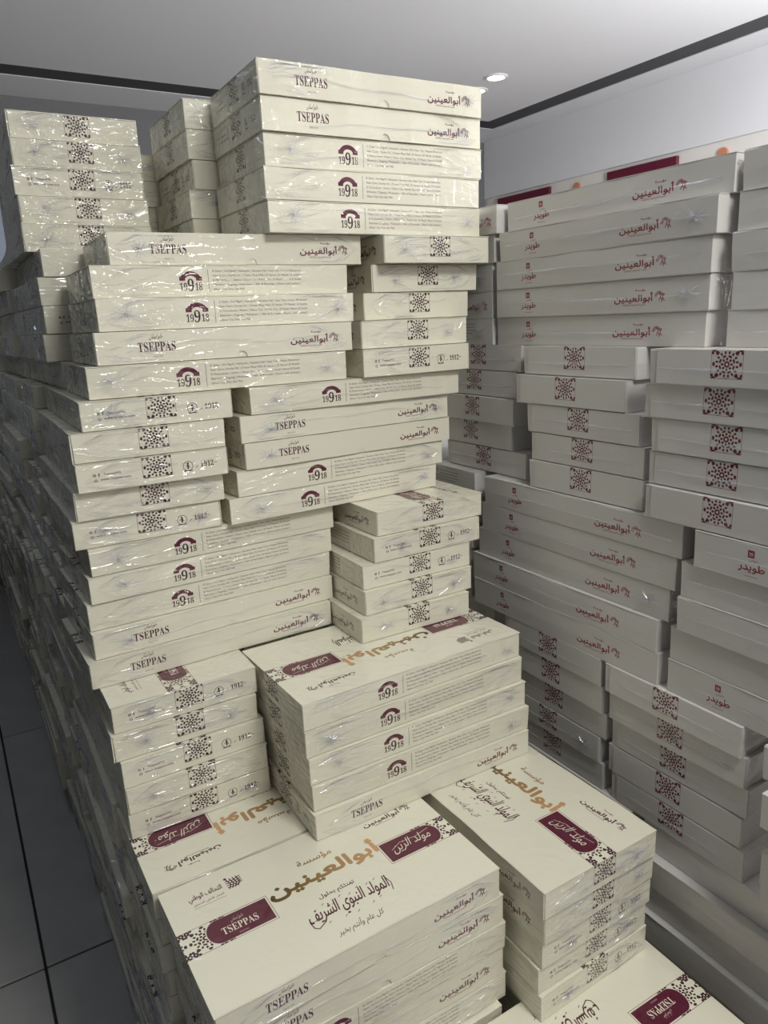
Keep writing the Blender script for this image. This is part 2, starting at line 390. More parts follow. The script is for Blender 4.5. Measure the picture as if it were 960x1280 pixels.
def tag(o, label, cat, group=None, kind=None):
    if label: o['label'] = label
    if cat: o['category'] = cat
    if group: o['group'] = group
    if kind: o['kind'] = kind
    return o

def add_box(bm, x0, y0, z0, x1, y1, z1, mi=0):
    v = [bm.verts.new(p) for p in ((x0, y0, z0), (x1, y0, z0), (x1, y1, z0), (x0, y1, z0), (x0, y0, z1), (x1, y0, z1), (x1, y1, z1), (x0, y1, z1))]
    for f in ((0, 3, 2, 1), (4, 5, 6, 7), (0, 1, 5, 4), (1, 2, 6, 5), (2, 3, 7, 6), (3, 0, 4, 7)):
        bm.faces.new([v[i] for i in f]).material_index = mi

def sheet(bm, uvl, o, du, dv, nu, nv, rect, u0=0, u1=1, v0=0, v1=1, warp=None):
    """a grid of quads from corner o spanned by du, dv, its uv in the atlas rectangle"""
    o, du, dv = Vector(o), Vector(du), Vector(dv); g = []
    for j in range(nv + 1):
        row = []
        for i in range(nu + 1):
            p = o + du * (i / nu) + dv * (j / nv)
            if warp: p = warp(p)
            row.append(bm.verts.new(p))
        g.append(row)
    for j in range(nv):
        for i in range(nu):
            f = bm.faces.new((g[j][i], g[j][i + 1], g[j + 1][i + 1], g[j + 1][i]))
            for lp, (a, b) in zip(f.loops, ((i, j), (i + 1, j), (i + 1, j + 1), (i, j + 1))):
                s = u0 + (u1 - u0) * a / nu; t = v0 + (v1 - v0) * b / nv
                lp[uvl].uv = (rect[0] + (rect[2] - rect[0]) * s, rect[1] + (rect[3] - rect[1]) * t)

def body_mesh(name, Lx, Ly, H, uv, fA, fB, fL, fR, mat, seed, recess, nu=10, top='plain'):
    bm = bmesh.new(); uvl = bm.loops.layers.uv.new('UVMap'); r = random.Random(seed)
    a = [r.uniform(-1, 1) for _ in range(8)]; x, y = Lx / 2, Ly / 2
    def warp(p):
        q = p.copy(); k = (p.z / H)
        wob = .0009 * k * (math.sin(p.x * 19 + a[0] * 6) * a[1] + math.sin(p.y * 25 + a[2] * 6) * a[3])
        bulge = .0011 * math.sin(PI * min(1, max(0, k)))
        if abs(abs(p.y) - y) < .004: q.y += math.copysign(wob + bulge * .6 * math.cos(p.x / x * 1.3), p.y)
        if abs(abs(p.x) - x) < .004: q.x += math.copysign(wob, p.x)
        return q
    yf = -y + recess
    sheet(bm, uvl, (-x, yf, 0), (Lx, 0, 0), (0, 0, H), nu, 2, uv[fA], warp=warp)
    sheet(bm, uvl, (x, y, 0), (-Lx, 0, 0), (0, 0, H), nu, 2, uv[fB], warp=warp)
    sheet(bm, uvl, (-x, y, 0), (0, yf - y, 0), (0, 0, H), 6, 2, uv[fL], warp=warp)
    sheet(bm, uvl, (x, yf, 0), (0, y - yf, 0), (0, 0, H), 6, 2, uv[fR], warp=warp)
    sheet(bm, uvl, (-x, yf, H), (Lx, 0, 0), (0, y - yf, 0), nu, 6, uv[top], warp=warp)
    sheet(bm, uvl, (-x, y, 0), (Lx, 0, 0), (0, yf - y, 0), nu, 6, uv['plain'], warp=warp)
    bmesh.ops.remove_doubles(bm, verts=bm.verts, dist=1e-5)
    ed = [e for e in bm.edges if len(e.link_faces) == 2 and e.link_faces[0].normal.angle(e.link_faces[1].normal, 0) > 1.0] if not bm.normal_update() else []
    bmesh.ops.bevel(bm, geom=ed, offset=.0007, segments=1, affect='EDGES')
    return finish(bm, name, mat)

def lid_mesh(name, Lx, Ly, H, uv, mat, seed, front='A', notch=True, t=.0010, top='top', ends=False):
    """top sheet with its edges turned down, and the tuck-down front panel with the thumb notch"""
    bm = bmesh.new(); uvl = bm.loops.layers.uv.new('UVMap'); r = random.Random(seed + 50)
    x, y = Lx / 2, Ly / 2; a = [r.uniform(-1, 1) for _ in range(6)]
    def wv(px): return .0008 * (math.sin(px * 23 + a[0] * 5) * a[1] + .6 * math.sin(px * 57 + a[2] * 5))
    def dome(p): return .0
    z1 = H; z0 = H - t
    def warp(p):
        q = p.copy()
        if p.y < -y + 1e-5: q.y += wv(p.x)
        if p.y > y - 1e-5: q.y += wv(p.x + 1)
        return q
    nu = 16
    sheet(bm, uvl, (-x, -y, z1), (Lx, 0, 0), (0, Ly, 0), nu, 6, uv[top], warp=warp)
    sheet(bm, uvl, (-x, y, z0), (Lx, 0, 0), (0, -Ly, 0), nu, 6, uv['plain'], warp=warp)
    for o, d, n in (((-x, -y, z0), (Lx, 0, 0), nu), ((x, -y, z0), (0, Ly, 0), 6), ((x, y, z0), (-Lx, 0, 0), nu), ((-x, y, z0), (0, -Ly, 0), 6)):
        sheet(bm, uvl, o, d, (0, 0, t), n, 1, uv['plain'], warp=warp)
    bmesh.ops.remove_doubles(bm, verts=bm.verts, dist=1e-5)
    if front:
        rc = uv[front]; R = .0085; cx = .010; xs = sorted(set([-x + .0015 + i * (Lx - .003) / 14 for i in range(15)] + [cx + R * math.cos(k * PI / 10) for k in range(11)]))
        def zb(px): 
            d = px - cx
            return math.sqrt(max(0, R * R - d * d)) if notch and abs(d) < R else 0.0
        fr, bk = [], []
        for px in xs:
            yy = -y + wv(px)
            fr.append((bm.verts.new((px, yy - .0002, zb(px) + .0003)), bm.verts.new((px, yy - .0002, z0)))); bk.append((bm.verts.new((px, -y + .0009, zb(px) + .0003)), bm.verts.new((px, -y + .0009, z0))))
        def face(vs):
            f = bm.faces.new(vs)
            for lp in f.loops:
                co = lp.vert.co; lp[uvl].uv = (rc[0] + (rc[2] - rc[0]) * (co.x + x) / Lx, rc[1] + (rc[3] - rc[1]) * co.z / H)
        for i in range(len(xs) - 1):
            face((fr[i][0], fr[i + 1][0], fr[i + 1][1], fr[i][1])); face((bk[i + 1][0], bk[i][0], bk[i][1], bk[i + 1][1])); face((fr[i + 1][0], fr[i][0], bk[i][0], bk[i + 1][0]))
        face((fr[0][0], fr[0][1], bk[0][1], bk[0][0])); face((fr[-1][1], fr[-1][0], bk[-1][0], bk[-1][1]))
    if ends:     # turned-down end panels, narrower than the tray, with the paper turned round their free edge
        for s in (-1, 1):
            rc = uv['O']; ya, yb = -y + .001, y - .012
            c0 = len(bm.faces)
            v = [bm.verts.new((s * (x + d), q, zz)) for d in (.0002, .0016) for q in (ya, yb) for zz in (.002, H)]
            for f in ((4, 6, 7, 5), (0, 1, 3, 2), (0, 4, 5, 1), (2, 3, 7, 6), (1, 5, 7, 3), (0, 2, 6, 4)):
                fc = bm.faces.new([v[i] for i in f])
                for lp in fc.loops:
                    co = lp.vert.co; w = (co.y + y) / Ly if s > 0 else (y - co.y) / Ly
                    lp[uvl].uv = (rc[0] + (rc[2] - rc[0]) * w, rc[1] + (rc[3] - rc[1]) * co.z / H)
        bmesh.ops.recalc_face_normals(bm, faces=bm.faces)
    return finish(bm, name, mat)

def knot_mesh(seed, w, h):
    """gathered end of the shrink film: a star of sharp creases running out from a point"""
    r = random.Random(seed); bm = bmesh.new()
    for k in range(17):
        a = 2 * PI * k / 17 + r.uniform(-.15, .15); ln = r.uniform(.45, 1.25); wd = r.uniform(.0006, .0016); hg = r.uniform(.0008, .0026)
        dx, dz = math.cos(a), math.sin(a); nx, nz = -dz, dx; q = []
        for t, f in ((.03, .5), (.35, 1.0), (.7, .7), (1.0, .05)):
            px, pz = dx * w * ln * t, dz * h * ln * t; j = r.uniform(-.0006, .0006)
            q.append([bm.verts.new((px + nx * (wd * f * s_ + j), -(.0004 + (hg * f if s_ == 0 else 0)), pz + nz * (wd * f * s_ + j))) for s_ in (-1, 0, 1)])
        for i in range(3):
            for c in range(2): bm.faces.new((q[i][c], q[i + 1][c], q[i + 1][c + 1], q[i][c + 1]))
    bmesh.ops.recalc_face_normals(bm, faces=bm.faces)
    return finish(bm, 'film_knot', M_FILM)

def fold_mesh(seed, length, amp):
    """a raised crease of film running along a face"""
    r = random.Random(seed); bm = bmesh.new(); n = 26; rows = []
    ph = [r.uniform(0, 6) for _ in range(4)]
    for i in range(n + 1):
        t = i / n; x = (t - .5) * length
        zc = amp * (math.sin(t * 5 + ph[0]) + .5 * math.sin(t * 13 + ph[1])); hgt = .0018 * math.sin(PI * t) * (1 + .5 * math.sin(t * 23 + ph[2])); wd = .0022 * (.6 + .4 * math.sin(t * 9 + ph[3]))
        rows.append([bm.verts.new((x, -y, zc + z)) for y, z in ((.0002, -wd), (.0002 + max(.0003, hgt), -wd * .1), (.0002, wd * .7))])
    for i in range(n):
        for k in range(2): bm.faces.new((rows[i][k], rows[i + 1][k], rows[i + 1][k + 1], rows[i][k + 1]))
    bmesh.ops.recalc_face_normals(bm, faces=bm.faces)
    return finish(bm, 'film_crease', M_FILM)

def crumple_mesh(seed, w, h):
    """stretched film: a fan of fine creases pulled across one end of a face"""
    r = random.Random(seed); bm = bmesh.new(); ox, oz = -w * .5, r.uniform(-.3, .3) * h
    for k in range(26):
        a = r.uniform(-.55, .55); s0 = r.uniform(.0, .6) * w; ln = r.uniform(.15, .5) * w; wd = r.uniform(.0003, .0010); hg = r.uniform(.0005, .0016)
        dx, dz = math.cos(a), math.sin(a); q = []
        for t, f in ((0, .1), (.3, 1), (.65, .8), (1, .1)):
            px = ox + dx * (s0 + ln * t); pz = oz + dz * (s0 + ln * t) + .0015 * math.sin(t * 4 + k)
            if abs(pz) > h / 2: pz = math.copysign(h / 2, pz)
            q.append([bm.verts.new((px - dz * wd * f * s_, -(.0004 + (hg * f if s_ == 0 else 0)), max(-h / 2, min(h / 2, pz)) + dx * wd * f * s_)) for s_ in (-1, 0, 1)])
        for i in range(3):
            for c in range(2): bm.faces.new((q[i][c], q[i + 1][c], q[i + 1][c + 1], q[i][c + 1]))
    bmesh.ops.recalc_face_normals(bm, faces=bm.faces)
    return finish(bm, 'film_stretch', M_FILM)

# ------------------------------------------------------------------ the boxes
CL, CS, CH = .400, .216, .0422          # cream carton
GL, GS, GH = .4356, .2397, .0475        # grey carton
BODY = [body_mesh('tray', CL - .0015, CS - .0012, CH - .0018, UV1, 'plain', 'B', 'C', 'D', M_CREAM, s, .0010) for s in range(5)]
LID = [lid_mesh('lid', CL, CS, CH - .0007, UV1, M_CREAMTOP, s) for s in range(5)]
SOLID = [body_mesh('sweets_box', CL, CS, CH - .0008, UV1, 'A', 'B', 'C', 'D', M_CREAM, s + 9, 0, top='top', nu=6) for s in range(4)]
GBODY = {k: [body_mesh('tray', GL - .002, GS - .0012, GH - .0012, UV2, k, 'plain', 'O', 'O', M_GREY, s, 0) for s in range(3)] for k in ('L', 'Q', 'T', 'plain')}
GLID = {e: [lid_mesh('lid', GL - .0005, GS, GH - .0001, UV2, M_GREY, s, front=None, top='plain', ends=e) for s in range(3)] for e in (True, False)}
KNOT = [knot_mesh(s, .022, .013) for s in range(4)]
FOLD = [fold_mesh(s, .30, .0035) for s in range(4)]
FOLDS = [fold_mesh(s + 8, .15, .003) for s in range(4)]
CRUM = [crumple_mesh(s, .11, .034) for s in range(6)]
STRAIGHT = [fold_mesh(s + 20, .40, .0004) for s in range(2)]
SSTRAIGHT = [fold_mesh(s + 30, .21, .0004) for s in range(2)]

CODE = {'A': 0, 'B': 180, 'C': 90, 'D': -90}
PRINT = {'A': 'line logo and thumb notch print', 'B': 'telephone print', 'C': 'ornament square and web address print', 'D': 'ornament square print only'}
ORD = ['top', 'second', 'third', 'fourth', 'bottom']

def cream(face, x, y, yaw, zt, h, label, group, name='sweets_box', film=True):
    w, dp = (CL, CS) if face in 'AB' else (CS, CL)
    a = math.radians(yaw); d = Vector((math.cos(a), math.sin(a))); n = Vector((-d.y, d.x))
    c = Vector((x, y)) + d * w / 2 + n * dp / 2
    root = bpy.data.objects.new(name, None); COL.objects.link(root); root.empty_display_size = .05
    root.location = (c.x, c.y, CAMZ + zt - h); root.rotation_euler = (0, 0, a + math.radians(CODE[face])); root.scale = (1, 1, h / CH)
    tag(root, label, 'box', group)
    k = rnd.randrange(5)
    link('tray', BODY[k], root); link('lid', LID[k], root)
    if film:
        # film gathers on the face turned to the aisle
        fa = -math.radians(CODE[face]); fy = (dp / 2) + .0012
        def put(name, me, u, z, s=1.0):
            p = Vector((u, -fy, z)); p.rotate(Matrix.Rotation(fa, 3, 'Z')); o = link(name, me, root, p, (0, 0, fa)); o.scale = (s, 1, s); return o
        if rnd.random() < .55: put('film_knot', KNOT[rnd.randrange(4)], -w / 2 + rnd.uniform(.03, .055), rnd.uniform(.017, .024), rnd.uniform(.75, 1.0))
        if rnd.random() < .4: put('film_knot', KNOT[rnd.randrange(4)], w / 2 - rnd.uniform(.025, .05), rnd.uniform(.017, .024), rnd.uniform(.75, 1.0))
        if rnd.random() < .75: put('film_crease', (FOLD if w > .3 else FOLDS)[rnd.randrange(4)], rnd.uniform(-.03, .03), rnd.uniform(.014, .03))
        if rnd.random() < .85: put('film_stretch', CRUM[rnd.randrange(6)], -w / 2 + .062, CH / 2)
        if rnd.random() < .5:
            o = put('film_stretch', CRUM[rnd.randrange(6)], w / 2 - .062, CH / 2); o.scale.x = -1
    return root

# front stacks, measured: (top z, bottom z, [(face, front-left x, y, turn)])
FRONT = {
 'A': (0.3682, 0.1333, [('A', 0.4685, 1.1025, -1.1), ('A', 0.4704, 1.1061, -0.8), ('B', 0.4739, 1.1114, -1.2), ('B', 0.4692, 1.1071, -0.4), ('B', 0.4717, 1.1081, -0.3)]),
 'B': (0.1333, -0.0924, [('A', 0.2377, 1.1357, -1.9), ('B', 0.208, 1.1259, -0.7), ('B', 0.2048, 1.0976, 0.2), ('A', 0.1956, 1.0938, -0.5), ('B', 0.179, 1.0918, -1.0)]),
 'C': (0.1333, -0.0924, [('D', 0.6652, 1.0954, -0.6), ('D', 0.6558, 1.1214, -1.0), ('D', 0.6389, 1.1245, -0.8), ('D', 0.6099, 1.0861, 0.4), ('C', 0.6026, 1.0707, 0.7)]),
 'D': (-0.0924, -0.3014, [('C', 0.1626, 1.0821, -1.0), ('D', 0.1451, 1.0782, -1.0), ('C', 0.1457, 1.0771, -1.0), ('D', 0.1398, 1.0885, -.6), ('C', 0.1326, 1.0931, -.5)]),
 'E': (-0.0924, -0.3014, [('B', 0.4052, 1.0747, 1.5), ('A', 0.3859, 1.0761, 2.6), ('A', 0.39, 1.0772, 2.7), ('B', 0.375, 1.0801, 2.6), ('B', 0.3596, 1.0807, 2.5)]),
 'F': (-0.3014, -0.5088, [('B', 0.1485, 1.0877, 2.2), ('B', 0.1423, 1.0872, 2.4), ('B', 0.1358, 1.0918, 1.7), ('A', 0.1359, 1.0821, 2.3), ('A', 0.1246, 1.0755, 1.6)]),
 'G': (-0.3014, -0.5088, [('D', 0.5763, 1.0045, 0.5), ('C', 0.5649, 0.9971, 0.7), ('C', 0.5423, 0.9984, -0.4), ('D', 0.539, 0.9894, 0.1), ('D', 0.5248, 0.9803, -0.4)]),
 'H': (-0.5088, -0.7215, [('C', 0.136, 1.0061, 0.2), ('D', 0.1315, 1.0037, 0.3), ('C', 0.1377, 0.9989, 0.7), ('D', 0.1384, 0.9975, -0.2), ('C', 0.1384, 0.9996, -0.4)]),
 'I': (-0.5088, -0.7215, [('B', 0.3601, 0.8577, 1.5), ('B', 0.3605, 0.8569, 0.8), ('B', 0.3627, 0.8547, 0.2), ('B', 0.364, 0.8532, -0.5), ('A', 0.3618, 0.846, 0.1)]),
 'J': (-0.7215, -0.9382, [('B', 0.136, 0.8770, 0.3), ('B', 0.140, 0.8770, 0.0), ('A', 0.135, 0.8770, 0.0), ('B', 0.141, 0.8770, 0.0), ('A', 0.139, 0.8770, 0.0)]),
 'K': (-0.7215, -0.9382, [('A', 0.1454, 0.6535, 1.1), ('A', 0.1502, 0.6582, 0), ('B', 0.1523, 0.657, 0), ('A', 0.1497, 0.6576, 0), ('B', 0.1543, 0.6576, 0)]),
 'L': (-0.7215, -0.9382, [('D', 0.5632, 0.5923, 0.7), ('D', 0.5662, 0.5948, 1.4), ('C', 0.5668, 0.5991, 0.9), ('C', 0.5642, 0.6034, 0.7), ('C', 0.5658, 0.5986, 1.7)]),
 'M': (-0.9382, -1.1522, [('B', 0.393, 0.4240, -0.6), ('B', 0.390, 0.4240, 0.0), ('A', 0.388, 0.4240, 0.0), ('B', 0.392, 0.4240, 0.0), ('A', 0.388, 0.4240, 0.0)]),
 'P': (0.3682, 0.1333, [('D', 0.1785, 1.5049, -0.5), ('D', 0.175, 1.4819, 0.1), ('C', 0.1691, 1.4678, -0.7), ('D', 0.1713, 1.4583, 0.2), ('D', 0.1677, 1.4385, 0.9)]),
 'Q': (0.3682, 0.1333, [('B', 0.429, 1.332, 0), ('B', 0.430, 1.332, 0), ('A', 0.436, 1.334, 0), ('B', 0.426, 1.335, 0), ('A', 0.428, 1.336, 0)]),
 'R': (0.3225, 0.1333, [('B', 0.392, 1.556, 0), ('A', 0.396, 1.556, 0), ('B', 0.399, 1.556, 0), ('A', 0.402, 1.558, 0)]),
}
WHERE = {'A': 'highest stack, nearest the ceiling lamp', 'B': 'stack on the left below the highest one', 'C': 'short-end stack under the highest one\'s right end',
         'D': 'left stack under the wide second tier', 'E': 'long stack right of it in the third tier', 'F': 'long left stack midway down', 'G': 'short-end stack midway down, its top showing',
         'H': 'narrow left stack beside the floor aisle', 'I': 'long centre stack with its lid showing', 'J': 'half-hidden stack behind the nearest one', 'K': 'nearest stack, its whole lid showing',
         'L': 'near stack beside the grey wall of boxes', 'M': 'lowest stack in the bottom right corner', 'P': 'far left stack under the ceiling', 'Q': 'stack just behind the highest one', 'R': 'rear stack between far left and highest'}
GROUP = 'cream sweets boxes in the stepped front stacks'
SHORT = {'A': 'the highest stack', 'B': 'the wide left stack below the highest', 'C': 'the short-end stack below the highest', 'D': 'the left stack above the telephone-print stack',
         'E': 'the long middle stack on the third tier', 'F': 'the long left stack midway down', 'G': 'the short-end stack midway down', 'H': 'the short-end stack beside the floor',
         'I': 'the long centre stack near the bottom', 'J': 'the stack just behind the nearest', 'K': 'the nearest stack', 'L': 'the near stack beside grey boxes', 'M': 'the lowest stack, bottom right',
         'P': 'the far left stack under the ceiling', 'Q': 'the stack behind the highest', 'R': 'the hindmost stack left of the highest'}
FP = {'A': 'line logo', 'B': 'telephone print', 'C': 'web address print', 'D': 'bare ornament'}
for key, (zt, zb, bx) in FRONT.items():
    h = (zt - zb) / len(bx)
    for i, (f, x, y, yaw) in enumerate(bx):
        o = ORD[i] if len(bx) == 5 else ['top', 'second', 'third', 'bottom'][i]
        lab = f'cream box with {FP[f]}, {o} of {SHORT[key]}'
        cream(f, x, y, yaw, zt - i * h, h, lab, GROUP)

# the long flank of the pile, going back along the aisle
SIDES = [  # bottom z, top z, start y, end y, x at start, layers
    (-1.40, -.9382, .640, 4.75, .146, 11),
    (-.9382, -.7215, 1.100, 4.05, .142, 5),
    (-.7215, -.5088, 1.412, 3.65, .136, 5),
    (-.5088, -.3014, 1.320, 3.15, .136, 5),
    (-.3014, -.0924, 1.500, 2.70, .146, 5),
    (-.0924, .1333, 1.360, 2.30, .170, 5)]
FG = 'cream sweets boxes in the long shaded side of the pile'
TIER = ['lowest', 'second', 'third', 'fourth', 'fifth', 'sixth']
KEEP = [2.45, 2.3, 2.3, 2.3, 2.2, 2.2]
ORDN = ['first', 'second', 'third', 'fourth', 'fifth', 'sixth', 'seventh', 'eighth', 'ninth', 'tenth', 'eleventh', 'twelfth']
REST = []
def plain_box(me, loc, rot, zs, label):
    if label is None:
        REST.append((me, Matrix.Translation(loc) @ Matrix.Rotation(rot, 4, 'Z') @ Matrix.Diagonal((1, 1, zs, 1)))); return
    o = link('sweets_box', me, None, loc, (0, 0, rot)); o.scale = (1, 1, zs); tag(o, label, 'box', FG)
    hx = CL / 2 if abs(math.sin(rot)) < .5 else CS / 2; hy = CS / 2 if hx > .15 else CL / 2
    if loc[1] < 2.1:
        for sy in (-1, 1):
            if rnd.random() < .75:       # stretched film on the side towards the aisle
                p = Vector((-hx - .0022, sy * (hy - .060), CH / 2)); p.rotate(Matrix.Rotation(-rot, 3, 'Z'))
                f = link('film_stretch', CRUM[rnd.randrange(6)], o, p, (0, 0, -PI / 2 - rot)); f.scale.x = -sy
n_flank = 0
for ti, (zb, zt, y0, y1, xs, nl) in enumerate(SIDES):
    h = (zt - zb) / nl
    for la, lb in ([(0, nl)] if nl == 5 else [(0, 6), (6, 11)]):
        y = y0 if nl == 5 or la else y0 + .02
        col = 0
        while y < y1:
            deep = rnd.random() < .42
            dep = CL if deep else CS
            if y + dep > 4.6: break
            bx0 = xs + rnd.uniform(-.012, .010) - (.014 * col if ti == 5 else 0)
            if ti == 5: bx0 = max(bx0, .13)
            for l in range(la, lb):
                jx = rnd.uniform(-.010, .010); jy = rnd.uniform(0, .006)
                if deep: rot = rnd.choice((90, -90)); cx = bx0 + jx + CS / 2
                else: rot = rnd.choice((0, 180)); cx = bx0 + jx + CL / 2
                lab = f'cream box in shaded pile side, {TIER[ti]} tier, {ORDN[l]} layer up, {ORDN[min(col, 11)]} stack back' if y < KEEP[ti] else None
                plain_box(SOLID[rnd.randrange(4)], (cx, y + jy + dep / 2 + .004, CAMZ + zb + l * h), math.radians(rot + rnd.uniform(-1.2, 1.2)), h / CH, lab)
                n_flank += lab is not None
                # film bunched on the aisle face of the nearer boxes
            y += dep + .016 + rnd.uniform(0, .012); col += 1
print('flank boxes', n_flank, 'rest', len(REST))
# boxes inside the pile that carry the visible ones
def carrier(x, y, zb, zt, n, long_x=True, rot=0):
    h = (zt - zb) / n
    for l in range(n):
        w, d = (CL, CS) if long_x else (CS, CL)
        plain_box(SOLID[l % 4], (x + w / 2, y + d / 2, CAMZ + zb + l * h), 0 if long_x else PI / 2, h / CH, None)
carrier(.578, .645, -1.40, -.9382, 11, False)
carrier(.368, 1.10, -.7215, -.5088, 5); carrier(.575, 1.10, -.9382, -.7215, 5, False)
carrier(.39, .422, -1.40, -1.1522, 6)
bm = bmesh.new()
for me, mt in REST:
    t = me.copy(); t.transform(mt); bm.from_mesh(t); bpy.data.meshes.remove(t)
rest = link('stacked_boxes', finish(bm, 'stacked_boxes', M_CREAM))
tag(rest, 'rest of the cream boxes, far down the aisle side and inside the pile', 'boxes', None, 'stuff')

# ------------------------------------------------------------------ the grey wall of cartons on the right, measured: far end of the aisle face
RIGHT = {
 'R1': (0.1841, -0.0552, [('L', 0.9029, 1.0696, 0.4), ('L', 0.892, 1.0766, -0.7), ('L', 0.8888, 1.0832, 0.1), ('L', 0.8906, 1.0853, 0.3), ('L', 0.896, 1.0893, -0.1)]),
 'R2': (0.1841, -0.0552, [('P', 0.908, 0.6252, 0), ('P', 0.905, 0.6267, 0), ('P', 0.901, 0.6284, 0), ('P', 0.9008, 0.6248, 0), ('L', 0.8995, 0.6275, 0)]),
 'R0': (0.1841, -0.0552, [('Q', 0.8872, 1.515, 0), ('P', 0.8907, 1.525, 0), ('P', 0.8923, 1.533, 0), ('Q', 0.8928, 1.534, 0), ('T', 0.8918, 1.532, 0)]),
 'S0': (-0.0552, -0.2924, [('O', 0.892, 1.2564, 0), ('O', 0.888, 1.2659, 0.3), ('O', 0.8792, 1.2576, -1.0), ('O', 0.8827, 1.2704, 0), ('O', 0.8836, 1.2325, 0)]),
 'S1': (-0.0552, -0.2924, [('O', 0.8735, 0.9907, 0.7), ('O', 0.8604, 0.9964, 0.8), ('O', 0.8627, 0.9686, 0.5), ('O', 0.8632, 0.9589, 0.7), ('O', 0.8583, 0.9575, 1.6)]),
 'S2': (-0.0552, -0.2924, [('O', 0.8494, 0.7048, 0), ('O', 0.8549, 0.7161, 0), ('O', 0.8575, 0.7036, 0), ('O', 0.8591, 0.707, 0), ('O', 0.8489, 0.7026, 0)]),
 'S3': (-0.0552, -0.2924, [('O', 0.856, 0.452, 0), ('O', 0.853, 0.455, 0), ('O', 0.858, 0.450, 0), ('O', 0.855, 0.453, 0), ('O', 0.852, 0.450, 0)]),
 'T0': (-0.2924, -0.5489, [('T', 0.857, 1.545, 0), ('P', 0.862, 1.550, 0), ('Q', 0.858, 1.555, 0), ('P', 0.860, 1.562, 0), ('P', 0.857, 1.560, 0)]),
 'T1': (-0.2924, -0.5489, [('L', 0.8531, 1.0748, 0.3), ('L', 0.8533, 1.0843, 0.6), ('L', 0.8534, 1.0943, 0.9), ('L', 0.8482, 1.1063, 0.5), ('L', 0.8469, 1.102, 0.7)]),
 'T2': (-0.2924, -0.5489, [('L', 0.8448, 0.6141, 0), ('P', 0.8509, 0.6365, 0), ('P', 0.849, 0.6374, 0), ('P', 0.8552, 0.6510, 0), ('L', 0.8536, 0.6510, 0)]),
 'U0': (-0.5489, -0.7924, [('P', 0.858, 1.490, 0), ('P', 0.862, 1.485, 0), ('P', 0.860, 1.495, 0), ('P', 0.863, 1.488, 0), ('P', 0.858, 1.488, 0)]),
 'U1': (-0.5489, -0.7924, [('O', 0.8513, 1.0151, 0), ('O', 0.8542, 1.0101, 0), ('O', 0.86, 1.0073, 0.1), ('O', 0.8576, 1.0186, 0.1), ('O', 0.862, 1.0109, 0.1)]),
 'U2': (-0.5489, -0.7924, [('O', 0.8489, 0.7647, 0.2), ('O', 0.8554, 0.7597, 0.9), ('O', 0.8606, 0.7558, 1.2), ('O', 0.8595, 0.7603, .9), ('O', 0.8601, 0.7512, 0.2)]),
 'U3': (-0.5489, -0.7924, [('P', 0.8362, 0.4849, 0), ('P', 0.8078, 0.466, 0), ('P', 0.8000, 0.4473, 0), ('P', 0.826, 0.470, 0), ('P', 0.835, 0.472, 0)]),
 'V0': (-0.7924, -1.0430, [('P', 0.856, 1.140, 0), ('P', 0.860, 1.136, 0), ('P', 0.857, 1.142, 0), ('P', 0.861, 1.138, 0), ('P', 0.858, 1.138, 0)]),
 'V1': (-0.7924, -1.0430, [('P', 0.862, 0.6850, 0), ('P', 0.846, 0.6880, 0.2), ('P', 0.853, 0.6850, 0), ('P', 0.842, 0.6860, 0), ('P', 0.850, 0.6850, 0)]),
 'W1': (-1.0430, -1.4000, [('P', 0.850, 0.6850, 0), ('P', 0.853, 0.6880, 0), ('P', 0.847, 0.6850, 0), ('P', 0.852, 0.6860, 0), ('P', 0.849, 0.6850, 0), ('P', 0.852, 0.686, 0), ('P', 0.850, 0.685, 0)]),
 'W0': (-1.0430, -1.4000, [('P', 0.850, 1.135, 0), ('P', 0.853, 1.138, 0), ('P', 0.847, 1.135, 0), ('P', 0.852, 1.136, 0), ('P', 0.849, 1.135, 0), ('P', 0.852, 1.136, 0), ('P', 0.850, 1.135, 0)]),
}
RS = {'R1': 'the long top stack of the grey wall', 'R2': 'the top right corner stack of the grey wall', 'R0': 'the far top stack of the grey wall',
      'S0': 'the far ornament stack in the second tier', 'S1': 'the middle ornament stack in the second tier', 'S2': 'the near ornament stack in the second tier', 'S3': 'the right-edge stack, second tier',
      'T0': 'the half-hidden far stack of the third tier', 'T1': 'the long third-tier stack with two logos', 'T2': 'the right-hand stack of the third tier', 'U0': 'the hidden far stack of the fourth tier',
      'U1': 'the far ornament stack in the fourth tier', 'U2': 'the near ornament stack in the fourth tier', 'U3': 'the stack at the right edge, fourth tier', 'V0': 'the far stack of the fifth tier',
      'V1': 'the plain long stack low on the right', 'W1': 'the floor stack on the right', 'W0': 'the far floor stack on the right'}
GP = {'L': 'red logos', 'Q': 'emblem end', 'T': 'small-print side', 'P': 'blank side', 'O': 'ornament square'}
ORD7 = ['top', 'second', 'third', 'fourth', 'fifth', 'sixth', 'bottom']
